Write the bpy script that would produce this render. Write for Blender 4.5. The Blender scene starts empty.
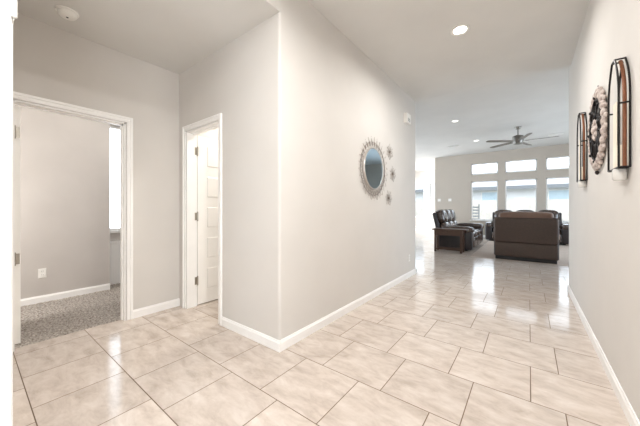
import bpy, bmesh, math, random
from mathutils import Vector, Matrix
random.seed(7)
PI = math.pi
C = bpy.context.scene.collection
S = bpy.context.scene

# ------------------------------------------------------------------ camera
TH = math.atan(209/272)
cam = bpy.data.cameras.new('camera'); co = bpy.data.objects.new('camera', cam); C.objects.link(co)
co.location = (0, 0, 1.16); co.rotation_euler = (PI/2, 0, TH)
cam.sensor_width = 36; cam.lens = 36*272/640; cam.shift_y = -5/640; cam.clip_start = 0.02
S.camera = co
# ------------------------------------------------------------------ world, light, exposure
w = bpy.data.worlds.new('sky'); S.world = w; w.use_nodes = True
bg = w.node_tree.nodes['Background']; bg.inputs[0].default_value = (0.80, 0.90, 1.0, 1); bg.inputs[1].default_value = 3.3
vs = S.view_settings
vs.view_transform = 'Standard'; vs.look = 'None'; vs.gamma = 1; vs.use_curve_mapping = False; vs.exposure = 0.48
S.cycles.use_denoising = True
S.cycles.max_bounces = 10; S.cycles.diffuse_bounces = 6; S.cycles.sample_clamp_indirect = 6

def area(name, loc, rot, size, power, col=(1, 1, 1), size_y=None, spread=PI):
    l = bpy.data.lights.new(name, 'AREA'); l.energy = power; l.color = col
    if size_y: l.shape = 'RECTANGLE'; l.size = size; l.size_y = size_y
    else: l.shape = 'DISK'; l.size = size
    l.spread = spread
    o = bpy.data.objects.new(name, l); C.objects.link(o); o.location = loc; o.rotation_euler = rot
    return o
# fill lights added to brighten the rooms, most of them at added openings
area('fill_far_left', (-6.75, 9.5, 1.6), (0, -PI/2, 0), 2.0, 95, (0.74, 0.87, 1), 5.0)  # added fill for the living room, at a side window made for it
area('fill_nook', (-6.75, 14.6, 1.6), (0, -PI/2, 0), 2.0, 210, (0.88, 0.94, 1), 2.2)  # added to brighten the nook, together with its window opening
area('fill_far_right', (3.75, 9.0, 1.6), (0, PI/2, 0), 2.0, 70, (0.70, 0.85, 1), 4.0)  # bluish fill through an added, unseen window on the right
area('fill_front_door', (-0.55, -1.72, 1.2), (PI/2, 0, 0), 1.0, 8, (1, 0.99, 0.98), 2.0)  # fill from behind the camera, through door glass added for light
area('fill_bedroom_ceiling', (-3.95, 1.2, 2.72), (0, 0, 0), 0.3, 4.5, (1, .97, .93))  # added fill without a fixture, brightens the bedroom window wall
area('fill_foyer_side', (.60, -.96, 1.35), (0, PI/2, 0), 1.8, 26, (1, .985, .96), .9)  # added to lift the vestibule's left wall, through an added opening
area('fill_bedroom', (-4.1, -0.93, 1.5), (PI/2, 0, 0), 0.9, 26, (1, 0.99, 0.97), 1.2)  # added fill inside the bedroom; no window stands at this wall

# ------------------------------------------------------------------ helpers
def lin(c):
    return tuple(((v/255)/12.92 if v/255 <= .04045 else ((v/255+.055)/1.055)**2.4) for v in c) + (1,)
class NT:
    def __init__(s, name):
        s.m = bpy.data.materials.new(name); s.m.use_nodes = True; s.t = s.m.node_tree
        s.b = s.t.nodes['Principled BSDF']
    def n(s, typ, **kw):
        o = s.t.nodes.new(typ)
        for k, v in kw.items():
            if k in o.inputs: o.inputs[k].default_value = v
            else: setattr(o, k, v)
        return o
    def l(s, a, b): s.t.links.new(a, b)
def mat(name, rgb, rough=.5, metal=0, rgb2=None, nscale=20, bump=0, bscale=200, spec=.5, coat=0, detail=4, stretch=None, bdist=.002, sheen=0):
    k = NT(name); b = k.b
    b.inputs['Base Color'].default_value = lin(rgb); b.inputs['Roughness'].default_value = rough
    b.inputs['Metallic'].default_value = metal; b.inputs['Specular IOR Level'].default_value = spec
    b.inputs['Coat Weight'].default_value = coat; b.inputs['Sheen Weight'].default_value = sheen
    tc = k.n('ShaderNodeTexCoord'); src = tc.outputs['Object']
    if stretch:
        mp = k.n('ShaderNodeMapping'); mp.inputs['Scale'].default_value = stretch; k.l(src, mp.inputs[0]); src = mp.outputs[0]
    nz = k.n('ShaderNodeTexNoise', Scale=nscale, Detail=detail); k.l(src, nz.inputs['Vector'])
    rp = k.n('ShaderNodeValToRGB'); rp.color_ramp.elements[0].position = .3; rp.color_ramp.elements[1].position = .7
    rp.color_ramp.elements[0].color = lin(rgb); rp.color_ramp.elements[1].color = lin(rgb2 or tuple(min(255, c+5) for c in rgb))
    k.l(nz.outputs['Fac'], rp.inputs[0]); k.l(rp.outputs[0], b.inputs['Base Color'])
    if bump:
        n2 = k.n('ShaderNodeTexNoise', Scale=bscale, Detail=3); k.l(tc.outputs['Object'], n2.inputs['Vector'])
        bp = k.n('ShaderNodeBump', Strength=bump, Distance=bdist); k.l(n2.outputs['Fac'], bp.inputs['Height'])
        k.l(bp.outputs[0], b.inputs['Normal'])
    return k.m
def emit(name, rgb, strength):
    k = NT(name); k.b.inputs['Base Color'].default_value = lin(rgb)
    k.b.inputs['Emission Color'].default_value = lin(rgb); k.b.inputs['Emission Strength'].default_value = strength
    return k.m
def glass_mat(name, tint=(1, 1, 1, 1)):
    k = NT(name); t = k.t; t.nodes.remove(k.b)
    out = [n for n in t.nodes if n.type == 'OUTPUT_MATERIAL'][0]
    a = k.n('ShaderNodeBsdfTransparent'); a.inputs[0].default_value = tint
    g = k.n('ShaderNodeBsdfGlossy', Roughness=.02); f = k.n('ShaderNodeFresnel', IOR=1.25); mx = k.n('ShaderNodeMixShader')
    k.l(f.outputs[0], mx.inputs[0]); k.l(a.outputs[0], mx.inputs[1]); k.l(g.outputs[0], mx.inputs[2]); k.l(mx.outputs[0], out.inputs[0])
    return k.m

class MB:
    """collects shapes into one mesh"""
    def __init__(s): s.bm = bmesh.new()
    def _merge(s, b2, M=None):
        if M is not None: bmesh.ops.transform(b2, matrix=M, verts=b2.verts)
        me = bpy.data.meshes.new('tmp'); b2.to_mesh(me); b2.free(); s.bm.from_mesh(me); bpy.data.meshes.remove(me)
        return s
    def box(s, a, b, r=0, seg=2, M=None):
        b2 = bmesh.new(); bmesh.ops.create_cube(b2, size=1)
        d = [b[i]-a[i] for i in range(3)]; c = [(a[i]+b[i])/2 for i in range(3)]
        bmesh.ops.transform(b2, matrix=Matrix.Translation(c) @ Matrix.Diagonal((*d, 1)), verts=b2.verts)
        if r: bmesh.ops.bevel(b2, geom=b2.edges[:], offset=min(r, min(map(abs, d))*.49), segments=seg, profile=.5, affect='EDGES')
        return s._merge(b2, M)
    def pillow(s, a, b, p=4, n=14, M=None):
        """superellipsoid cushion filling the box a..b"""
        b2 = bmesh.new(); bmesh.ops.create_cube(b2, size=2)
        bmesh.ops.subdivide_edges(b2, edges=b2.edges[:], cuts=n, use_grid_fill=True)
        c = [(a[i]+b[i])/2 for i in range(3)]; d = [(b[i]-a[i])/2 for i in range(3)]
        for v in b2.verts:
            x, y, z = v.co; q = (abs(x)**p+abs(y)**p+abs(z)**p)**(1/p)
            v.co = (c[0]+d[0]*x/q, c[1]+d[1]*y/q, c[2]+d[2]*z/q)
        return s._merge(b2, M)
    def prism(s, pts, z0, z1, axis='z', M=None):
        """polygon pts extruded along an axis: z -> (x,y); x -> (y,z); y -> (x,z)"""
        b2 = bmesh.new()
        f = {'z': lambda p, h: (p[0], p[1], h), 'x': lambda p, h: (h, p[0], p[1]), 'y': lambda p, h: (p[0], h, p[1])}[axis]
        lo = [b2.verts.new(f(p, z0)) for p in pts]; hi = [b2.verts.new(f(p, z1)) for p in pts]; n = len(pts)
        b2.faces.new(lo[::-1]); b2.faces.new(hi)
        for i in range(n): b2.faces.new((lo[i], lo[(i+1) % n], hi[(i+1) % n], hi[i]))
        bmesh.ops.recalc_face_normals(b2, faces=b2.faces)
        return s._merge(b2, M)
    def tube(s, pts, r, n=6, closed=False, M=None, flat=1.0):
        b2 = bmesh.new(); P = [Vector(p) for p in pts]; L = len(P); rings = []
        ref = None
        for i, p in enumerate(P):
            if closed: t = P[(i+1) % L]-P[i-1]
            else: t = P[min(i+1, L-1)]-P[max(i-1, 0)]
            t.normalize()
            if ref is None: ref = Vector((0, 0, 1)) if abs(t.z) < .9 else Vector((1, 0, 0))
            u = (ref-t*ref.dot(t))
            if u.length < 1e-4: u = t.orthogonal()
            u.normalize(); v = t.cross(u); ref = u
            rings.append([b2.verts.new(p+(u*math.cos(2*PI*k/n)+v*math.sin(2*PI*k/n)*flat)*r) for k in range(n)])
        for i in range(L if closed else L-1):
            A, B = rings[i], rings[(i+1) % L]
            for k in range(n): b2.faces.new((A[k], A[(k+1) % n], B[(k+1) % n], B[k]))
        if not closed: b2.faces.new(rings[0][::-1]); b2.faces.new(rings[-1])
        bmesh.ops.recalc_face_normals(b2, faces=b2.faces)
        return s._merge(b2, M)
    def lathe(s, prof, n=32, M=None):
        """profile (r,z) around z"""
        b2 = bmesh.new(); rings = []
        for r, z in prof:
            rings.append([b2.verts.new((r*math.cos(2*PI*k/n), r*math.sin(2*PI*k/n), z)) for k in range(n)] if r > 1e-6 else [b2.verts.new((0, 0, z))])
        for A, B in zip(rings, rings[1:]):
            for k in range(n):
                q = [A[k % len(A)], A[(k+1) % len(A)], B[(k+1) % len(B)], B[k % len(B)]]
                u = []
                for v in q:
                    if v not in u: u.append(v)
                if len(u) > 2: b2.faces.new(u)
        bmesh.ops.recalc_face_normals(b2, faces=b2.faces)
        return s._merge(b2, M)
    def ball(s, c, r, M=None, sc=(1, 1, 1), n=10):
        b2 = bmesh.new(); bmesh.ops.create_uvsphere(b2, u_segments=n, v_segments=max(4, n//2+1), radius=1)
        bmesh.ops.transform(b2, matrix=Matrix.Translation(c) @ Matrix.Diagonal((r*sc[0], r*sc[1], r*sc[2], 1)), verts=b2.verts)
        return s._merge(b2, M)
    def build(s, name, m, parent=None, smooth=False, angle=40):
        me = bpy.data.meshes.new(name); s.bm.to_mesh(me); s.bm.free()
        o = bpy.data.objects.new(name, me); C.objects.link(o); me.materials.append(m)
        if smooth:
            me.polygons.foreach_set('use_smooth', [True]*len(me.polygons))
            me.set_sharp_from_angle(angle=math.radians(angle))
        if parent: o.parent = parent
        return o
def tag(o, label, cat, group=None, kind=None):
    o['label'] = label; o['category'] = cat
    if group: o['group'] = group
    if kind: o['kind'] = kind
    return o
def empty(name, loc=(0, 0, 0), rz=0):
    o = bpy.data.objects.new(name, None); C.objects.link(o); o.location = loc; o.rotation_euler = (0, 0, rz); o.empty_display_size = .1
    return o
def struct(o): o['kind'] = 'structure'; return o
def copy_tree(o, parent=None):
    c = o.copy(); C.objects.link(c)
    if parent: c.parent = parent
    for ch in list(o.children): copy_tree(ch, c)
    return c
def arc(cx, cy, r, a0, a1, n=8):
    return [(cx+r*math.cos(a0+(a1-a0)*i/n), cy+r*math.sin(a0+(a1-a0)*i/n)) for i in range(n+1)]

# ------------------------------------------------------------------ materials
WALL = mat('wall_paint', (214, 210, 205), .75, rgb2=(217, 213, 208), nscale=3, bump=.12, bscale=90, spec=.25)
LWALL = mat('living_wall_warm_lit', (194, 184, 172), .75, rgb2=(196, 186, 174), nscale=3, bump=.1, bscale=90, spec=.25)  # warm light on the back wall is mixed into this colour
BWALL = mat('bedroom_wall_paint', (198, 192, 187), .8, nscale=3, bump=.1, bscale=90, spec=.25)
CEIL = mat('ceiling_paint', (214, 212, 208), .85, nscale=2, bump=.15, bscale=70, spec=.2)
TRIM = mat('white_trim_paint', (246, 245, 243), .35, nscale=5)
DOORW = mat('white_door_paint', (246, 244, 240), .35, nscale=5)
NICKEL = mat('brushed_nickel', (176, 170, 160), .35, 1, nscale=40)
PLASTIC = mat('white_plastic', (240, 238, 233), .4, nscale=10)
DARKP = mat('dark_slot', (60, 58, 55), .6)
GLASS = glass_mat('window_glass')
def tile_material():
    k = NT('floor_tile'); b = k.b
    tc = k.n('ShaderNodeTexCoord'); mp = k.n('ShaderNodeMapping'); mp.inputs['Location'].default_value = (-.164, -.231, 0)
    k.l(tc.outputs['Object'], mp.inputs[0])
    br = k.n('ShaderNodeTexBrick', Scale=1.0); br.offset = .341; br.offset_frequency = 2; br.squash = 1
    br.inputs['Brick Width'].default_value = .457; br.inputs['Row Height'].default_value = .457
    br.inputs['Mortar Size'].default_value = .0032; br.inputs['Mortar Smooth'].default_value = .3
    br.inputs['Color1'].default_value = (0, 0, 0, 1); br.inputs['Color2'].default_value = (1, 1, 1, 1); br.inputs['Mortar'].default_value = (.5, .5, .5, 1)
    k.l(mp.outputs[0], br.inputs['Vector'])
    # veins: a distorted noise shifted from tile to tile
    wn = k.n('ShaderNodeVectorMath'); wn.operation = 'MULTIPLY_ADD'; wn.inputs[1].default_value = (7, 3, 5)
    k.l(br.outputs['Color'], wn.inputs[0]); k.l(tc.outputs['Object'], wn.inputs[2])
    m2 = k.n('ShaderNodeMapping'); m2.inputs['Scale'].default_value = (2.6, 5.5, 1); m2.inputs['Rotation'].default_value = (0, 0, .2); k.l(wn.outputs[0], m2.inputs[0])
    nz = k.n('ShaderNodeTexNoise', Scale=2.2, Detail=8, Roughness=.66, Distortion=.35); k.l(m2.outputs[0], nz.inputs['Vector'])
    rp = k.n('ShaderNodeValToRGB'); e = rp.color_ramp.elements
    e[0].position = .28; e[0].color = lin((184, 170, 158)); e[1].position = .72; e[1].color = lin((222, 212, 203))
    x = e.new(.5); x.color = lin((207, 194, 183)); k.l(nz.outputs['Fac'], rp.inputs[0])
    hs = k.n('ShaderNodeHueSaturation'); k.l(rp.outputs[0], hs.inputs['Color'])
    mr = k.n('ShaderNodeMapRange'); mr.inputs[3].default_value = .95; mr.inputs[4].default_value = 1.04
    k.l(br.outputs['Color'], mr.inputs[0]); k.l(mr.outputs[0], hs.inputs['Value'])
    mx = k.n('ShaderNodeMixRGB'); mx.inputs[2].default_value = lin((112, 92, 72))
    k.l(br.outputs['Fac'], mx.inputs[0]); k.l(hs.outputs[0], mx.inputs[1]); k.l(mx.outputs[0], b.inputs['Base Color'])
    r2 = k.n('ShaderNodeMapRange'); r2.inputs[3].default_value = .12; r2.inputs[4].default_value = .7; k.l(br.outputs['Fac'], r2.inputs[0]); k.l(r2.outputs[0], b.inputs['Roughness'])
    sb = k.n('ShaderNodeMath'); sb.operation = 'MULTIPLY_ADD'; sb.inputs[1].default_value = -1.0; sb.inputs[2].default_value = 1
    k.l(br.outputs['Fac'], sb.inputs[0])
    ad = k.n('ShaderNodeMath'); ad.operation = 'MULTIPLY_ADD'; ad.inputs[1].default_value = .15; k.l(nz.outputs['Fac'], ad.inputs[0]); k.l(sb.outputs[0], ad.inputs[2])
    bp = k.n('ShaderNodeBump', Strength=.35, Distance=.002); k.l(ad.outputs[0], bp.inputs['Height']); k.l(bp.outputs[0], b.inputs['Normal'])
    return k.m
TILE = tile_material()
CARPET = mat('speckled_carpet', (128, 117, 107), .95, rgb2=(224, 216, 208), nscale=60, detail=6, bump=1, bscale=160, bdist=.012, spec=.1)

# ------------------------------------------------------------------ room shell
XL, XH, XR, YF, YE = -3.30, -1.60, .44, 1.546, 4.88      # vestibule wall, hall wall, right wall, facing wall, end of hall
struct(MB().box((-3.36, -1.75, -.15), (3.7, 12.6, 0)).box((-6.7, YE-.12, -.15), (-3.36, 16.5, 0)).box((-3.36, 12.6, -.15), (-3.1, 16.5, 0)).build('floor', TILE))
cb = bmesh.new()
def carpet():
    nx, ny = 150, 220
    xs = [-6.2+(2.84)*i/nx for i in range(nx+1)]; ys = [-1.0+3.4*j/ny for j in range(ny+1)]
    vv = [[cb.verts.new((x, y, -.004+random.random()*.012 if i < nx else -.01)) for y in ys] for i, x in enumerate(xs)]
    for i in range(nx):
        for j in range(ny): cb.faces.new((vv[i][j], vv[i+1][j], vv[i+1][j+1], vv[i][j+1]))
carpet(); mb = MB(); mb.bm.free(); mb.bm = cb
struct(mb.build('floor_bedroom', CARPET, smooth=True, angle=180))
# ceilings
struct(MB().box((XH-.12, -1.75, 3.05), (XR+.12, YE, 3.36)).build('ceiling_hall', CEIL))
struct(MB().box((-6.3, -1.1, 2.75), (XH-.002, YF+.02, 2.87)).box((-6.3, YF+.02, 2.75), (XH-.1, 3.6, 2.87)).build('ceiling_vestibule', CEIL))
struct(MB().box((-6.75, YE-.12, 3.35), (XH-.1, YE, 3.47)).box((-6.75, YE, 3.35), (3.75, 12.65, 3.47)).box((-6.75, 12.65, 3.35), (-3.1, 16.55, 3.47)).box((XR, 4.8, 3.35), (3.75, YE, 3.47)).build('ceiling_living', CEIL))
# vestibule left wall with the bedroom opening
D1a, D1b, DH = .226, 1.006, 2.040
struct(MB().box((XL-.12, -1.1, 0), (XL, D1a, 2.80)).box((XL-.12, D1a, DH), (XL, D1b, 2.80)).box((XL-.12, D1b, 0), (XL, 3.6, 2.80)).build('wall_left', WALL))
# wall facing the camera + hall left wall, one L with a rounded corner
D2a, D2b = -3.13, -2.465
R = .022
L = [(D2b, YF)] + arc(XH-R, YF+R, R, -PI/2, 0) + arc(XH-R, YE-R, R, 0, PI/2) + [(XH-.12, YE), (XH-.12, YF+.12), (D2b, YF+.12)]
struct(MB().prism(L, 0, 3.36).box((XL, YF, 0), (D2a, YF+.12, 2.80)).box((D2a, YF, DH), (D2b, YF+.12, 2.80)).build('wall_hall', WALL))
struct(MB().box((XH-.12, .10, 2.752), (XH, YF+.004, 3.05)).build('wall_header', WALL))
struct(MB().box((XH-.12, -1.75, 0), (XH, .105, 3.05)).box((XL, 0, 0), (XH-.1, .10, 2.80)).build('wall_foyer', WALL))
RW = [(XR, -.42)] + arc(XR+R, 5.13-R, R, PI, PI/2) + [(XR+.12, 5.13), (XR+.12, -.42)]
struct(MB().prism(RW, 0, 3.36).box((XR, -1.75, 0), (XR+.12, -1.5, 3.36)).box((XR, -1.5, 2.3), (XR+.12, -.42, 3.36)).box((XR, -1.5, 0), (XR+.12, -.42, .3)).build('wall_right', WALL))
# front wall behind the camera with the door glass opening
struct(MB().box((XH-.12, -1.75, 0), (-1.05, -1.63, 3.05)).box((-.05, -1.75, 0), (XR+.12, -1.63, 3.05)).box((-1.05, -1.75, 2.2), (-.05, -1.63, 3.05)).build('wall_front', WALL))
# living room and dining nook
WIN = [(-1.87, -.95), (-.72, .23), (.48, 1.43)]
ZW = [(.68, 2.23), (2.50, 2.94)]
mb = MB(); x0 = -3.26
for a, b in WIN + [(3.75, 0)]:
    mb.box((x0, 12.5, 0), (a, 12.65, 3.36)); x0 = b
    if b:
        mb.box((a, 12.5, 0), (b, 12.65, ZW[0][0])).box((a, 12.5, ZW[0][1]), (b, 12.65, ZW[1][0])).box((a, 12.5, ZW[1][1]), (b, 12.65, 3.36))
struct(mb.build('wall_living', LWALL))
struct(MB().box((-3.26, 12.64, 0), (-3.12, 16.5, 3.36)).build('wall_divider', LWALL))
struct(MB().box((-6.7, 16.4, 0), (-5.95, 16.52, 3.36)).box((-4.89, 16.4, 0), (-3.26, 16.52, 3.36)).box((-5.95, 16.4, 0), (-4.89, 16.52, .63)).box((-5.95, 16.4, 2.74), (-4.89, 16.52, 3.36)).build('wall_dining', WALL))
def side_wall(name, x0, x1, y0, y1, wy0, wy1, wz0, wz1, m=WALL):
    struct(MB().box((x0, y0, 0), (x1, wy0, 3.36)).box((x0, wy1, 0), (x1, y1, 3.36)).box((x0, wy0, 0), (x1, wy1, wz0)).box((x0, wy0, wz1), (x1, wy1, 3.36)).build(name, m))
side_wall('wall_far_left', -6.72, -6.6, YE-.12, 12.9, 6.9, 12.1, .55, 2.65); side_wall('wall_nook', -6.72, -6.6, 12.9, 16.52, 13.4, 15.8, .55, 2.65)
side_wall('wall_far_right', 3.6, 3.72, 5.0, 12.6, 6.9, 11.1, .55, 2.65)
struct(MB().box((-6.6, YE-.12, 0), (XH-.1, YE, 3.36)).box((XR+.1, 5.01, 0), (3.7, 5.13, 3.36)).build('wall_living_near', WALL))
# bedroom
struct(MB().box((-4.86, -1.0, 0), (-4.74, 1.25, 2.75)).build('wall_bedroom', BWALL))
BWX = -5.02
struct(MB().box((BWX-.12, 1.25, 0), (BWX, 1.30, 2.75)).box((BWX-.12, 2.2, 0), (BWX, 2.4, 2.8)).box((BWX-.12, 1.30, 0), (BWX, 2.2, .81)).box((BWX-.12, 1.30, 2.42), (BWX, 2.2, 2.75)).box((BWX-.12, 1.13, 0), (-4.86, 1.25, 2.75))
       .box((-6.2, 2.4, 0), (XL-.12, 2.5, 2.75)).box((-6.2, -1.1, 0), (XL, -1.0, 2.75)).build('wall_bedroom_window', BWALL))
struct(MB().box((BWX, 1.25, 0), (BWX+.02, 2.4, .62)).box((BWX, 1.25, .62), (BWX+.04, 2.4, .66), .008).build('trim_wainscot', TRIM))
# bathroom behind the open door
struct(MB().box((XL, 3.5, 0), (XH-.1, 3.6, 2.75)).build('wall_bath', WALL))

# baseboards
def base(name, segs):
    """segs: (x0,y0,x1,y1,side normal) – straight runs of profiled board"""
    mb = MB(); prof = [(0, 0), (.014, 0), (.014, .068), (.009, .078), (.007, .088), (0, .088)]
    for x0, y0, x1, y1, nx, ny in segs:
        Lh = math.hypot(x1-x0, y1-y0); ux, uy = (x1-x0)/Lh, (y1-y0)/Lh
        M = Matrix(((ux, nx, 0, x0), (uy, ny, 0, y0), (0, 0, 1, 0), (0, 0, 0, 1)))
        mb.prism(prof, 0, Lh, 'x', M)
    bmesh.ops.recalc_face_normals(mb.bm, faces=mb.bm.faces)
    return struct(mb.build(name, TRIM))
base('baseboard_hall', [(D2b+.06, YF, XH+.014, YF, 0, -1), (XH, YF-.0, XH, YE+.014, 1, 0), (XH+.014, YE, XH-.5, YE, 0, 1)])
base('baseboard_right', [(XR, -1.6, XR, 5.144, -1, 0), (XR-.014, 5.13, 3.5, 5.13, 0, 1)])
base('baseboard_left', [(XL, D1b+.059, XL, YF, 1, 0)])
base('baseboard_living', [(-3.26, 12.5, 3.6, 12.5, 0, -1), (3.6, 5.2, 3.6, 12.5, -1, 0), (-6.6, 4.9, -6.6, 16.4, 1, 0), (-6.6, 16.4, -3.26, 16.4, 0, -1)])
base('baseboard_bedroom', [(-4.74, -1, -4.74, 1.25, 1, 0)])
base('baseboard_bath', [(XL, 1.67, XL, 3.5, 1, 0), (XL, 3.5, XH-.12, 3.5, 0, -1)])

# casings, jambs and doors
def casing_profile(mb, a, b, axis, at, sgn, wd=.057, top=DH):
    """picture-frame casing round an opening a..b lying in plane x=at (axis 'y' runs) or y=at (axis 'x')"""
    def bx(u0, u1, z0, z1, t):
        if axis == 'y': mb.box((min(at, at+sgn*t), u0, z0), (max(at, at+sgn*t), u1, z1), .004, 2)
        else: mb.box((u0, min(at, at+sgn*t), z0), (u1, max(at, at+sgn*t), z1), .004, 2)
    g = .005
    bx(a-wd, a-g, 0, top+g, .012); bx(b+g, b+wd, 0, top+g, .012); bx(a-wd+.001, b+wd-.001, top+g-.002, top+wd, .0118)
    bx(a-wd-.002, a-wd*.62, 0, top+wd+.002, .02); bx(b+wd*.62, b+wd+.002, 0, top+wd+.002, .02); bx(a-wd*.63, b+wd*.63, top+wd*.62, top+wd+.0015, .0195)
mb = MB(); casing_profile(mb, D1a, D1b, 'y', XL, 1); casing_profile(mb, D1a, D1b, 'y', XL-.12, -1)
mb.box((XL-.12, D1a-.002, 0), (XL, D1a+.014, DH)).box((XL-.12, D1b-.014, 0), (XL, D1b+.002, DH)).box((XL-.12, D1a, DH-.014), (XL, D1b, DH+.002))
mb.box((XL-.075, D1b-.026, 0), (XL-.04, D1b-.014, DH)).box((XL-.075, D1a, DH-.026), (XL-.04, D1b, DH-.014))
struct(mb.build('trim_bedroom_door', TRIM))
mb = MB(); casing_profile(mb, D2a, D2b, 'x', YF, -1); casing_profile(mb, D2a, D2b, 'x', YF+.12, 1)
mb.box((D2a-.002, YF, 0), (D2a+.014, YF+.12, DH)).box((D2b-.014, YF, 0), (D2b+.002, YF+.12, DH)).box((D2a, YF, DH-.014), (D2b, YF+.12, DH+.002))
mb.box((D2b-.026, YF+.045, 0), (D2b-.014, YF+.075, DH)).box((D2a, YF+.045, DH-.026), (D2b, YF+.075, DH-.014))
struct(mb.build('trim_bath_door', TRIM))
def leaf_mesh(W, Hh, T=.035, panels=5):
    """five-panel door leaf, hinge edge at x=0, runs to x=W, faces at y=0 and y=-T, z from .012"""
    mb = MB(); bm = mb.bm; z0 = .012
    st, rail = .105, .095; ph = (Hh-z0-rail*(panels+1)-.06)/panels
    zs = [z0, z0+rail+.06]
    for i in range(panels): zs += [zs[-1]+ph, zs[-1]+ph+rail]
    zs[-1] = Hh; xs = [0, st, W-st, W]
    for side, y in ((1, 0), (-1, -T)):
        vv = [[bm.verts.new((x, y, z)) for z in zs] for x in xs]; pf = []
        for i in range(3):
            for j in range(len(zs)-1):
                q = (vv[i][j], vv[i+1][j], vv[i+1][j+1], vv[i][j+1]); f = bm.faces.new(q if side < 0 else q[::-1])
                if i == 1 and j % 2 == 1: pf.append(f)
        bmesh.ops.inset_individual(bm, faces=pf, thickness=.014, depth=-.014)
        bmesh.ops.inset_individual(bm, faces=pf, thickness=.022, depth=0)
        bmesh.ops.inset_individual(bm, faces=pf, thickness=.012, depth=.006)
    for a, b in (((0, -T, z0), (.0005, 0, Hh)), ((W-.0005, -T, z0), (W, 0, Hh)), ((0, -T, z0), (W, 0, z0+.0005)), ((0, -T, Hh-.0005), (W, 0, Hh))): mb.box(a, b)
    return mb
def door(name, W, loc, rz, hz, knob=True):
    d = leaf_mesh(W, DH-.02).build(name, DOORW); struct(d); d.location = loc; d.rotation_euler = (0, 0, rz)
    for z in hz:
        MB().box((-.035, .0, z-.045), (-.0, .004, z+.045), .001).tube([(-.002, .006, z-.048), (-.002, .006, z+.048)], .008, 10).ball((-.002, .006, z+.05), .008).ball((-.002, .006, z-.05), .008).build('hinge', NICKEL, d)
    if knob:
        for s in (1, -1):
            Mx = Matrix.Translation((W-.065, 0 if s > 0 else -.035, .94)) @ Matrix.Rotation(-s*PI/2, 4, 'X')
            MB().lathe([(0, 0), (.032, 0), (.032, .006), (.012, .01), (.011, .035), (.026, .045), (.029, .058), (.02, .07), (0, .073)], 24, Mx).build('door_knob', NICKEL, d, True)
    return d
# bathroom leaf swings into the bathroom, lying along +Y beside the left wall
door('door_bathroom', .61, (D2a+.012, YF+.128, 0), PI/2, (1.83, 1.06, .30)).scale = (1, -1, 1)
# bedroom leaf swings into the bedroom, its hinge edge at the left jamb
db = door('door_bedroom', .65, (XL-.128, D1a+.022, 0), PI, (), False)
for z in (1.80, .73):
    MB().box((-.003, -.03, z-.045), (.0005, 0, z+.045), .001).tube([(-.006, -.002, z-.048), (-.006, -.002, z+.048)], .007, 10).ball((-.006, -.002, z+.05), .007).ball((-.006, -.002, z-.05), .007).build('hinge', NICKEL, db)
# foyer closet casing beside the camera, with its top hinge
mb = MB(); casing_profile(mb, -.72, .048, 'y', XH, 1); mb.box((XH-.12, .10, 0), (XH+.001, .112, 2.75)); fc = struct(mb.build('trim_foyer', TRIM))
MB().tube([(XH+.018, .114, 1.90), (XH+.018, .114, 1.965)], .0085, 10).box((XH-.03, .112, 1.89), (XH+.012, .115, 1.975), .001).build('hinge', PLASTIC, fc)

# windows
def window(name, x0, x1, y, zs, depth=.05, sill=True, mullion=False):
    root = None
    for i, (z0, z1) in enumerate(zs):
        t = .035; mb = MB()
        mb.box((x0, y, z0), (x0+t, y+depth, z1)).box((x1-t, y, z0), (x1, y+depth, z1)).box((x0, y, z0), (x1, y+depth, z0+t)).box((x0, y, z1-t), (x1, y+depth, z1))
        if mullion: mb.box((x0, y, (z0+z1)/2-.02), (x1, y+depth, (z0+z1)/2+.02))
        if root is None: root = struct(mb.build(name, TRIM))
        else: mb.build('window_frame', TRIM, root)
        MB().box((x0+t-.005, y+.02, z0+t-.005), (x1-t+.005, y+.026, z1-t+.005)).build('window_pane', GLASS, root)
    if sill: MB().box((x0-.04, y-.135, zs[0][0]-.03), (x1+.04, y, zs[0][0]+.005), .006).build('window_sill', TRIM, root)
for i, (a, b) in enumerate(WIN): window('window_%d' % (i+1), a, b, 12.58, ZW)
window('window_4', -5.95, -4.89, 16.45, [(.63, 2.74)])
def window_x(name, x, y0, y1, z0, z1, rails=1):
    t = .035; mb = MB(); mb.box((x, y0, z0), (x+.05, y0+t, z1)).box((x, y1-t, z0), (x+.05, y1, z1)).box((x, y0, z0), (x+.05, y1, z0+t)).box((x, y0, z1-t), (x+.05, y1, z1))
    for k in range(1, rails+1): zc = z0+(z1-z0)*k/(rails+1); mb.box((x, y0, zc-.02), (x+.05, y1, zc+.02))
    r = struct(mb.build(name, TRIM)); MB().box((x+.02, y0+t, z0+t), (x+.026, y1-t, z1-t)).build('window_pane', GLASS, r); return r
r5 = window_x('window_5', BWX-.1, 1.30, 2.2, .81, 2.42, 0)
MB().box((BWX-.1, 1.27, .78), (BWX+.04, 2.23, .815), .006).build('window_sill', TRIM, r5)
window_x('window_9', XR+.05, -1.5, -.42, .3, 2.3, 0); window_x('window_6', -6.69, 6.9, 12.1, .55, 2.65); window_x('window_8', -6.69, 13.4, 15.8, .55, 2.65); window_x('window_7', 3.64, 6.9, 11.1, .55, 2.65)  # these four windows are added out of view to let light in
# unseen front door behind the camera, its glazing added to let light in
fd = struct(MB().box((-1.05, -1.72, 0), (-.93, -1.67, 2.2)).box((-.17, -1.72, 0), (-.05, -1.67, 2.2)).box((-.93, -1.72, 0), (-.17, -1.67, .3)).box((-.93, -1.72, 2.05), (-.17, -1.67, 2.2)).build('door_front', DOORW))
MB().box((-.93, -1.70, .3), (-.17, -1.694, 2.05)).build('door_pane', GLASS, fd)

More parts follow.
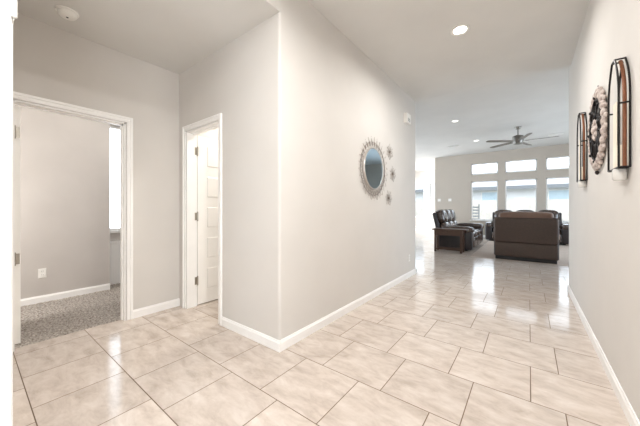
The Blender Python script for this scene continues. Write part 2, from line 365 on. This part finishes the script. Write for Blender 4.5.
# ------------------------------------------------------------------ ceiling fixtures
LAMP = emit('lamp_lens', (255, 250, 240), 14)
LAMP2 = emit('lamp_lens_dim', (255, 252, 246), 2)
def downlight(loc, power, label, lens=None):
    x, y, z = loc; r = empty('recessed_light', loc)
    MB().lathe([(.062, 0), (.064, -.004), (.088, -.006), (.09, -.003), (.09, 0)], 36).build('trim_ring', PLASTIC, r, True)
    MB().lathe([(0, -.003), (.06, -.003), (.063, 0)], 36).build('lens', lens or LAMP, r)
    tag(r, label, 'ceiling light', 'recessed ceiling lights')
    if power: area('recessed_lamp', (x, y, z-.02), (0, 0, 0), .12, power, (1, .985, .965), spread=math.radians(165))
    return r
downlight((-.581, 3.196, 3.05), 19, 'round recessed light glowing in the hallway ceiling, nearest and largest')
downlight((-.581, .85, 3.05), 29, 'round recessed light in hallway ceiling just above the camera, out of view')
downlight((-1.477, 7.5, 3.35), 0, 'recessed light in the living room ceiling just past the hallway end', LAMP2)
x_, y_ = -1.36, 10.05
downlight((-1.36, 10.1, 3.35), 0, 'small far recessed light in the living room ceiling left of the fan, beside a vent', LAMP2)
area('bath_lamp', (-2.72, 2.35, 2.7), (0, 0, 0), .25, 16, (1, .955, .88))

def vent(loc, rz, label):
    r = empty('ceiling_vent', loc, rz); w_, d_ = .17, .09
    MB().box((-w_, -d_, -.008), (w_, -d_+.02, 0)).box((-w_, d_-.02, -.008), (w_, d_, 0)).box((-w_, -d_, -.008), (-w_+.02, d_, 0)).box((w_-.02, -d_, -.008), (w_, d_, 0)).build('vent_frame', PLASTIC, r)
    mb = MB()
    for i in range(7):
        y = -d_+.03+i*.02; mb.box((-w_+.02, y-.007, -.007), (w_-.02, y+.003, -.003))
    mb.build('slats', PLASTIC, r); MB().box((-w_+.01, -d_+.01, -.002), (w_-.01, d_-.01, 0)).build('backing', DARKP, r)
    tag(r, label, 'vent', 'ceiling vents')
vent((-2.129, 10.48, 3.35), 0, 'small white air vent in living room ceiling, left of far recessed light')
vent((.634, 10.64, 3.35), 0, 'small white air vent in living room ceiling, right of the ceiling fan')

# smoke detector
sd = empty('smoke_detector', (-2.965, .50, 2.75)); tag(sd, 'round white smoke detector on the vestibule ceiling', 'smoke detector')
MB().lathe([(0, -.012), (.07, -.012), (.073, -.006), (.073, 0)], 40).build('mounting_plate', PLASTIC, sd, True)
MB().lathe([(0, -.046), (.025, -.046), (.048, -.042), (.058, -.032), (.06, -.012)], 40).build('cover', PLASTIC, sd, True)
MB().lathe([(0, -.049), (.007, -.049), (.008, -.046)], 16).build('test_button', DARKP, sd)

# ceiling fan
FANB = mat('fan_blade_grey_wood', (112, 104, 96), .5, rgb2=(132, 124, 114), nscale=6, stretch=(3, 30, 10))
FANM = mat('fan_dark_nickel', (128, 124, 118), .38, .9, nscale=40)
fan = empty('ceiling_fan', (-.236, 9.09, 3.35)); tag(fan, 'five-blade ceiling fan in brushed nickel hanging over the sofas', 'ceiling fan')
MB().lathe([(0, 0), (.075, 0), (.075, -.015), (.05, -.06), (.018, -.07), (0, -.07)], 32).build('canopy', FANM, fan, True)
MB().tube([(0, 0, -.06), (0, 0, -.26)], .013, 12).build('downrod', FANM, fan, True)
MB().lathe([(0, -.215), (.05, -.22), (.09, -.235), (.125, -.25), (.125, -.36), (.11, -.40), (.1, -.42), (.1, -.465), (0, -.475)], 36).build('motor', FANM, fan, True)
for k in range(5):
    a = k*2*PI/5; M = Matrix.Rotation(a, 4, 'Z') @ Matrix.Translation((0, 0, -.385)) @ Matrix.Rotation(math.radians(9), 4, 'X')
    pts = [(.16, -.045), (.24, -.058), (.72, -.062)] + arc(.78, 0, .062, -PI/2, PI/2, 8)[0:] + [(.72, .062), (.24, .058), (.16, .045)]
    bl = MB().prism(pts, -.005, .005, 'z', M).build('blade', FANB, fan)
    MB().box((.09, -.022, -.012), (.24, .022, -.005), .003, 2, M).build('blade_arm', FANM, bl)

# ------------------------------------------------------------------ things on the walls
def plate(name, label, cat, loc, rz, kind='outlet', sc=1, group=None):
    r = empty(name, loc, rz); tag(r, label, cat, group)       # local: wall plane at y=0, faces -Y
    MB().box((-.036*sc, -.006, -.058), (.036*sc, 0, .058), .004, 2).build('cover_plate', PLASTIC, r)
    if kind == 'outlet':
        for dz in (-.022, .022):
            f = MB().box((-.017, -.008, dz-.014), (.017, -.005, dz+.014), .003).build('receptacle', PLASTIC, r)
            MB().box((-.008, -.0086, dz-.002), (-.005, -.007, dz+.008)).box((.005, -.0086, dz-.002), (.008, -.007, dz+.008)).build('slot', DARKP, f)
    else:
        n = 2 if sc > 1.2 else 1
        for i in range(n):
            x = (i-(n-1)/2)*.046; MB().box((x-.016, -.01, -.033), (x+.016, -.005, .033), .003).build('rocker', PLASTIC, r)
    return r
plate('wall_outlet', 'white wall outlet low on the grey bedroom wall', 'outlet', (-4.74, .571, .36), PI/2, 'outlet')
plate('wall_outlet', 'white wall outlet low on hallway wall near its far end', 'outlet', (XH, 4.54, .32), PI/2, 'outlet')
plate('light_switch', 'left light switch plate on the living room wall, left of the windows', 'light switch', (-3.09, 12.5, 1.5), 0, 'switch', 1.7, 'living room switch plates')
plate('light_switch', 'right light switch plate on the living room wall, nearer the windows', 'light switch', (-2.66, 12.5, 1.5), 0, 'switch', 1.7, 'living room switch plates')

ch = empty('door_chime', (XH, 4.38, 2.53)); tag(ch, 'white door chime box high on hallway wall near the ceiling', 'door chime')
MB().box((0, -.09, 0), (.014, .09, .165), .003).build('back_plate', PLASTIC, ch)
MB().box((.014, -.085, .004), (.058, .085, .16), .008, 3).build('cover', PLASTIC, ch)
mb = MB()
for i in range(5): mb.box((.0575, -.05, .03+i*.012), (.0587, .05, .034+i*.012))
mb.build('grille', DARKP, ch)

# mirror: local plane (y,z) on the wall, +x out
WIRE = mat('antique_silver_wire', (150, 140, 132), .45, .6, rgb2=(185, 176, 168), nscale=30)
WIRED = mat('dark_wire', (104, 94, 88), .45, .6, rgb2=(140, 130, 122), nscale=30)
mk = NT('mirror_glass'); mk.b.inputs['Base Color'].default_value = (.52, .66, .76, 1); mk.b.inputs['Metallic'].default_value = 1; mk.b.inputs['Roughness'].default_value = .03  # bluish tint puts the blue of the reflection into the glass colour
RY = Matrix.Rotation(PI/2, 4, 'Y')                    # lathe axis z -> x
mir = empty('sunburst_mirror', (XH, 3.20, 1.665)); tag(mir, 'round mirror with wire sunburst frame on the hallway wall', 'mirror')
MB().lathe([(0, .02), (.262, .02), (.262, .012), (0, .012)], 64, RY).build('mirror_glass', mk.m, mir)
MB().lathe([(.255, .0), (.255, .024), (.26, .028), (.266, .028), (.272, .02), (.273, 0)], 64, RY).build('rim', mat('silver_rim', (205, 200, 194), .3, .7, nscale=30), mir, True)
def loop(a, r0, r1, wd, x, rad, mb, n=14, twist=0):
    pts = []
    for i in range(n):
        t = 2*PI*i/n; rr = (r0+r1)/2-(r1-r0)/2*math.cos(t); s = wd*math.sin(t)
        ca, sa = math.cos(a+twist*(rr-r0)), math.sin(a+twist*(rr-r0)); pts.append((x+.006*math.sin(t), rr*ca-s*sa, rr*sa+s*ca))
    mb.tube(pts, rad, 5, True)
mb = MB(); N = 30
for k in range(N):
    a = 2*PI*k/N; loop(a, .29, .35, .015, .012, .002, mb)
mb.tube([(.012, .34*math.cos(2*PI*k/64), .34*math.sin(2*PI*k/64)) for k in range(64)], .0025, 5, True)
mb.build('inner_wire_loops', WIRED, mir, True)
mb = MB()
for k in range(N):
    a = 2*PI*(k+.5)/N; loop(a, .30, .402 if k % 2 else .385, .016, .022, .002, mb)
    mb.ball((.022, .404*math.cos(a), .404*math.sin(a)), .004, n=6)
mb.tube([(.02, .315*math.cos(2*PI*k/64), .315*math.sin(2*PI*k/64)) for k in range(64)], .0025, 5, True)
mb.build('outer_wire_loops', WIRE, mir, True)
def starburst(y, z, label, rot):
    r = empty('starburst_ornament', (XH, y, z)); tag(r, label, 'wall ornament', 'wire starbursts beside the mirror')
    mb = MB()
    for k in range(12):
        a = 2*PI*k/12+rot; loop(a, .018, .108 if k % 2 else .086, .014, .012, .0018, mb)
        mb.ball((.012, (.11 if k % 2 else .088)*math.cos(a), (.11 if k % 2 else .088)*math.sin(a)), .004, n=6)
    mb.build('wire_rays', WIRE, r, True)
    MB().lathe([(0, .026), (.01, .024), (.016, .014), (.016, 0)], 20, RY).build('center_boss', WIRED, r, True)
starburst(3.714, 1.967, 'topmost of the three small wire starbursts beside the mirror', 0)
starburst(3.823, 1.661, 'middle small wire starburst on the wall, farthest from the mirror', .2)
starburst(3.68, 1.303, 'lowest of the three small wire starbursts beside the mirror', .4)

# right wall: two caged sconces and a carved medallion.  Local frame: wall at x=0, out is -x
BLACK = mat('black_iron', (30, 26, 26), .45, .6, rgb2=(45, 40, 38), nscale=40)
COPPER = mat('copper_wood', (104, 62, 40), .4, .3, rgb2=(136, 86, 58), nscale=8, stretch=(20, 20, 3))
CREAM = mat('cream_candle', (236, 226, 208), .5, nscale=10)
CLEAR = mat('frosted_glass_cup', (214, 212, 208), .15, nscale=10)
def sconce(y, z0, Hh, label):
    r = empty('candle_sconce', (XR, y, z0)); tag(r, label, 'wall sconce', 'caged wall sconces')
    wd, dp = .12, .05
    def side(yy, x, n=12):
        pts = [(x, yy, 0)]
        for i in range(n+1):
            t = i/n; pts.append((x, yy*(1-.76*t**2.4), Hh*(.6+.4*t)))
        return pts
    mb = MB(); rr = .005
    for yy in (-wd, wd): mb.tube(side(yy, -.008), rr, 6)
    mb.tube([(-.008, -wd, 0), (-.008, wd, 0)], rr, 6)
    mb.build('wall_frame', BLACK, r, True)
    mb = MB()
    for yy in (-wd, wd): mb.tube(side(yy, -dp), rr, 6)
    for zz, yy in ((0, wd), (Hh, wd*.24)):
        x = dp; mb.tube([(-.006, -yy, zz), (-x, -yy, zz), (-x, yy, zz), (-.006, yy, zz)], rr, 6)
    for sg in (-1, 1): mb.tube([(-.006, sg*wd, Hh*.56), (-dp, sg*wd, Hh*.56)], rr, 6)
    mb.build('cage', BLACK, r, True)
    mb = MB(); P = side(-wd*.97, -dp*.55); P = [(p[0], p[1], p[2]*.985) for p in P]
    mb.tube(P, .0085, 8, flat=.35); mb.build('strap', COPPER, r, True)
    MB().box((-dp*.85, -.02, 0), (-dp*.75, .055, Hh*.62), .002).build('pale_slat', CREAM, r)
    MB().box((-dp, -wd*.8, -.006), (-.006, wd*.8, .004), .002).build('shelf', BLACK, r)
    MB().lathe([(0, .004), (.026, .004), (.026, .13), (.02, .136), (.004, .136), (0, .132)], 20, Matrix.Translation((-.028, .0, 0)) @ Matrix.Scale(.8, 4, (1, 0, 0))).build('candle', CREAM, r, True)
    MB().lathe([(.026, -.004), (.03, -.012), (.03, -.06), (.024, -.068), (0, -.068), (0, -.062), (.022, -.062), (.026, -.055), (.026, -.014), (.022, -.004)], 24, Matrix.Translation((-.034, -.05, 0))).build('glass_cup', CLEAR, r, True)
    return r
sconce(2.30, 1.385, .625, 'black iron cage sconce on right wall, nearest the camera')
sconce(3.68, 1.425, .66, 'black iron cage sconce on right wall, nearest the living room, beyond the medallion')
WHW = mat('whitewashed_carving', (222, 210, 202), .7, rgb2=(140, 122, 114), nscale=34, bump=.5, bscale=60, bdist=.006)
md = empty('wall_medallion', (XR, 3.02, 1.775)); tag(md, 'round whitewashed carved medallion with black ironwork between the two sconces', 'wall medallion')
mb = MB(); N = 26
for k in range(N):
    a = 2*PI*k/N; mb.ball((-.02, .27*math.cos(a), .27*math.sin(a)), .034, sc=(.55, 1, 1), n=10)
for k in range(N):
    a = 2*PI*(k+.5)/N; mb.ball((-.016, .306*math.cos(a), .306*math.sin(a)), .02, sc=(.6, 1, 1), n=8)
mb.tube([(-.016, .27*math.cos(2*PI*k/48), .27*math.sin(2*PI*k/48)) for k in range(48)], .016, 8, True)
mb.build('carved_ring', WHW, md, True)
mb = MB()
for R_ in (.232, .12): mb.tube([(-.024, R_*math.cos(2*PI*k/48), R_*math.sin(2*PI*k/48)) for k in range(48)], .008, 6, True)
for k in range(8):
    a = 2*PI*k/8
    loop(a, .12, .232, .036, -.026, .0075, mb, 18); loop(a+PI/8, .05, .228, .02, -.022, .006, mb, 18, 1.2)
    mb.ball((-.028, .25*math.cos(a), .25*math.sin(a)), .014, n=8)
mb.build('iron_scrollwork', BLACK, md, True)
mb = MB(); mb.ball((-.03, 0, 0), .035, sc=(.6, 1, 1))
for k in range(8):
    a = 2*PI*k/8; mb.ball((-.024, .062*math.cos(a), .062*math.sin(a)), .034, sc=(.5, .8, .8), n=10)
mb.build('rosette', WHW, md, True)
MB().tube([(-.01, 0, .315), (-.01, .012, .33), (-.01, 0, .343), (-.01, -.012, .33), (-.01, 0, .318)], .004, 6).build('hanging_loop', BLACK, md, True)
MB().lathe([(0, -.05), (.012, -.04), (.02, -.02), (.012, 0), (0, .004)], 12, Matrix.Translation((-.016, 0, -.322)) @ Matrix.Scale(.7, 4)).build('finial', BLACK, md, True)

# ------------------------------------------------------------------ furniture
LEATHER = mat('brown_leather', (58, 44, 38), .24, rgb2=(74, 57, 48), nscale=7, bump=.3, bscale=120, bdist=.002, spec=.9)
LEATHB = mat('tan_brown_leather', (108, 82, 68), .42, rgb2=(122, 94, 78), nscale=6, bump=.3, bscale=120, spec=.5)
LEATHD = mat('dark_leather', (42, 36, 36), .4, rgb2=(54, 46, 45), nscale=7, bump=.3, bscale=120, spec=.5)
VINYL = mat('recliner_back_cloth', (66, 52, 45), .6, rgb2=(76, 61, 52), nscale=40, bump=.3, bscale=300)
BASEB = mat('black_base', (16, 16, 18), .5)
WOODD = mat('dark_oak', (66, 46, 36), .4, rgb2=(92, 66, 50), nscale=9, stretch=(3, 22, 22))
def sofa(name, label, cat, W, n, loc, rz, D=.95, Hb=1.08, arm=.24, wing=False):
    """local: front faces -Y, back at +D/2"""
    r = empty(name, loc, rz); tag(r, label, cat)
    iw = W/2-arm; f = -D/2
    MB().box((-iw-.02, f+.12, .03), (iw+.02, D/2-.1, .30), .02).build('base', LEATHD, r, True)
    MB().box((-iw-.1, f+.16, 0), (iw+.1, D/2-.16, .05)).build('plinth', BASEB, r)
    for s in (-1, 1):
        a, b = (iw-.01, W/2) if s > 0 else (-W/2, -iw+.01)
        am = MB().box((a, f+.03, .04), (b, D/2-.12, .54), .05, 4).build('arm', LEATHD, r, True)
        MB().pillow((a-.015, f, .46), (b+.015, D/2-.2, .665), 3.5).build('arm_pad', LEATHER, am, True)
    cw = 2*iw/n
    Mb = Matrix.Translation((0, D/2-.2, .42)) @ Matrix.Rotation(math.radians(-14), 4, 'X')
    MB().box((-iw-.06, .04, -.25), (iw+.06, .15, Hb-.47), .05, 4, Mb).build('back_shell', LEATHD, r, True)
    for i in range(n):
        x0 = -iw+i*cw+.006; x1 = x0+cw-.012
        MB().pillow((x0, f+.02, .27), (x1, D/2-.22, .50), 5).build('seat_cushion', LEATHER, r, True)
        MB().pillow((x0, f-.0, .07), (x1, f+.14, .36), 5).build('footrest', LEATHER, r, True)
        MB().pillow((x0, -.15, -.02), (x1, .09, .33), 3.2, M=Mb).build('back_cushion', LEATHER, r, True)
        MB().pillow((x0, -.15, .28), (x1, .13, Hb-.41), 3.0, M=Mb).build('head_cushion', LEATHER, r, True)
    return r
sofa('sofa', 'dark leather reclining sofa under the windows, facing the hallway', 'sofa', 2.25, 3, (-.115, 11.68, 0), 0, Hb=1.10, arm=.2)
sofa('sofa', 'glossy dark leather sofa at left seen side-on, beside the wooden end table', 'sofa', 2.2, 3, (-1.66, 9.22, 0), PI/2, D=1.0, Hb=1.12)
# recliner with its back to the hallway
rc = empty('recliner', (-.075, 7.72, .008)); rc.scale = (1.065, 1, 1); tag(rc, 'wide brown leather recliner seen from behind, at end of the hallway', 'recliner')
MB().box((-.50, -.36, 0), (.50, .38, .09), .01).build('base', BASEB, rc)
MB().box((-.515, -.42, .085), (.515, -.30, .40), .03, 4).build('lower_back_panel', VINYL, rc, True)
Mr = Matrix.Translation((0, -.36, .39)) @ Matrix.Rotation(math.radians(4), 4, 'X')
MB().box((-.525, -.10, 0), (.525, .10, .56), .06, 5, Mr).build('back_panel', VINYL, rc, True)
MB().pillow((-.44, -.06, .50), (.45, .2, .68), 4, M=Mr).build('headrest', LEATHB, rc, True)
MB().pillow((-.40, -.25, .30), (.40, -.02, .93), 4).build('back_cushion', LEATHER, rc, True)
MB().pillow((-.37, -.22, .25), (.37, .42, .50), 5).build('seat_cushion', LEATHER, rc, True)
MB().pillow((-.37, .36, .09), (.37, .48, .42), 5).build('footrest', LEATHER, rc, True)
for s in (-1, 1):
    a, b = sorted((s*.35, s*.535))
    am = MB().box((a, -.30, .05), (b, .40, .52), .05, 4).build('arm', LEATHD, rc, True)
    MB().pillow((a-.025, -.24, .44), (b+.025, .44, .64), 3.5).build('arm_pad', LEATHB, am, True)
# end table
et = empty('end_table', (-1.67, 7.82, 0)); tag(et, 'dark oak end table with square legs beside the left sofa', 'end table')
MB().box((-.40, -.19, .575), (.42, .19, .61), .008).build('table_top', WOODD, et)
for x in (-.325, .30):
    for y in (-.13, .13): MB().box((x-.026, y-.026, 0), (x+.026, y+.026, .576), .004).build('leg', WOODD, et)
MB().box((-.31, -.145, .44), (.29, -.125, .576)).box((-.31, .125, .44), (.29, .145, .576)).box((-.335, -.12, .44), (-.315, .12, .576)).box((.29, -.12, .44), (.31, .12, .576)).build('apron', WOODD, et)
MB().box((-.31, -.145, .06), (.29, -.115, .10), .003).box((-.31, .115, .06), (.29, .145, .10), .003).build('stretcher', WOODD, et)
# rug
rugm = mat('striped_rug', (168, 152, 140), .95, rgb2=(206, 194, 184), nscale=5, stretch=(.25, 9, 1), bump=.6, bscale=300, bdist=.004, spec=.1)
tag(MB().box((-1.12, 7.33, 0), (1.9, 11.12, .008), .003).build('area_rug', rugm), 'pale grey striped area rug under the seating group', 'rug')
# dining nook picture
pf = empty('framed_picture', (-4.25, 16.4, 1.68)); tag(pf, 'pale picture in thin frame on the bright far wall beside window', 'picture')
MB().box((-.31, -.03, 0), (-.285, 0, .87)).box((.285, -.03, 0), (.31, 0, .87)).box((-.31, -.03, 0), (.31, 0, .025)).box((-.31, -.03, .845), (.31, 0, .87)).build('frame', mat('grey_frame', (120, 116, 112), .5), pf)
MB().box((-.29, -.012, .02), (.29, -.004, .85)).build('print', mat('pale_print', (226, 226, 224), .6, rgb2=(196, 202, 206), nscale=3), pf)

# ------------------------------------------------------------------ outside the windows
PALE = mat('pale_siding', (196, 196, 196), .8, nscale=2); ROOFM = mat('pale_roof_shingle', (168, 167, 166), .9, rgb2=(150, 149, 148), nscale=12)
struct(MB().box((-30, 12.66, -.3), (30, 60, -.12)).build('ground', mat('lawn', (150, 152, 140), .9, rgb2=(172, 172, 160), nscale=3)))
hs = empty('neighbor_house', (-2, 24, 0)); tag(hs, 'pale neighboring house with low roof seen through the living room windows', 'house')
MB().box((-12, 0, -.15), (14, 8, 2.75)).build('wall', PALE, hs)
MB().prism([(-.7, 2.62), (4, 4.4), (8.7, 2.62)], -12.6, 14.6, 'x').build('roof', ROOFM, hs)
MB().box((-12.6, -.74, 2.48), (14.6, -.66, 2.72)).build('fascia', mat('grey_fascia', (104, 106, 108), .6), hs)
HG = mat('house_window_glass', (160, 176, 184), .4, nscale=4)
for x0, x1 in ((-.9, .7), (3.0, 4.3), (7.2, 8.4)):
    fr = MB().box((x0, -.04, 1.55), (x1, 0, 2.4)).build('window', mat('house_window_frame', (205, 204, 200), .6), hs)
    MB().box((x0+.07, -.05, 1.62), (x1-.07, -.03, 2.33)).build('pane', HG, fr)
fe = empty('garden_fence', (-2, 19.5, -.12)); tag(fe, 'pale board fence standing in front of the neighboring house, beyond the windows', 'fence')
mb = MB()
for i in range(120): mb.box((-9+i*.15, 0, 0), (-9+i*.15+.14, .02, 1.75))
mb.build('boards', mat('pale_fence_wood', (196, 188, 180), .8, rgb2=(178, 170, 162), nscale=4), fe)
for z in (.35, 1.45): MB().box((-9, .02, z), (9, .06, z+.09)).build('rail', PALE, fe)
pc = empty('patio_chair', (-2.15, 14.3, -.12)); tag(pc, 'grey slatted patio chair outside the leftmost living room window', 'chair')
GREYM = mat('grey_patio_metal', (140, 146, 150), .5, nscale=10)
for x in (-.3, .3):
    MB().box((x-.025, -.28, 0), (x+.025, -.23, .62)).box((x-.025, -.28, .60), (x+.025, .3, .64)).build('arm', GREYM, pc)
    MB().box((x-.025, .25, 0), (x+.025, .3, 1.45)).build('back_leg', GREYM, pc)
MB().box((-.3, -.26, .38), (.3, .28, .44), .01).build('seat', GREYM, pc)
mb = MB()
for i in range(6): mb.box((-.3, .26, .58+i*.14), (.3, .285, .65+i*.14))
mb.build('back_slats', GREYM, pc)
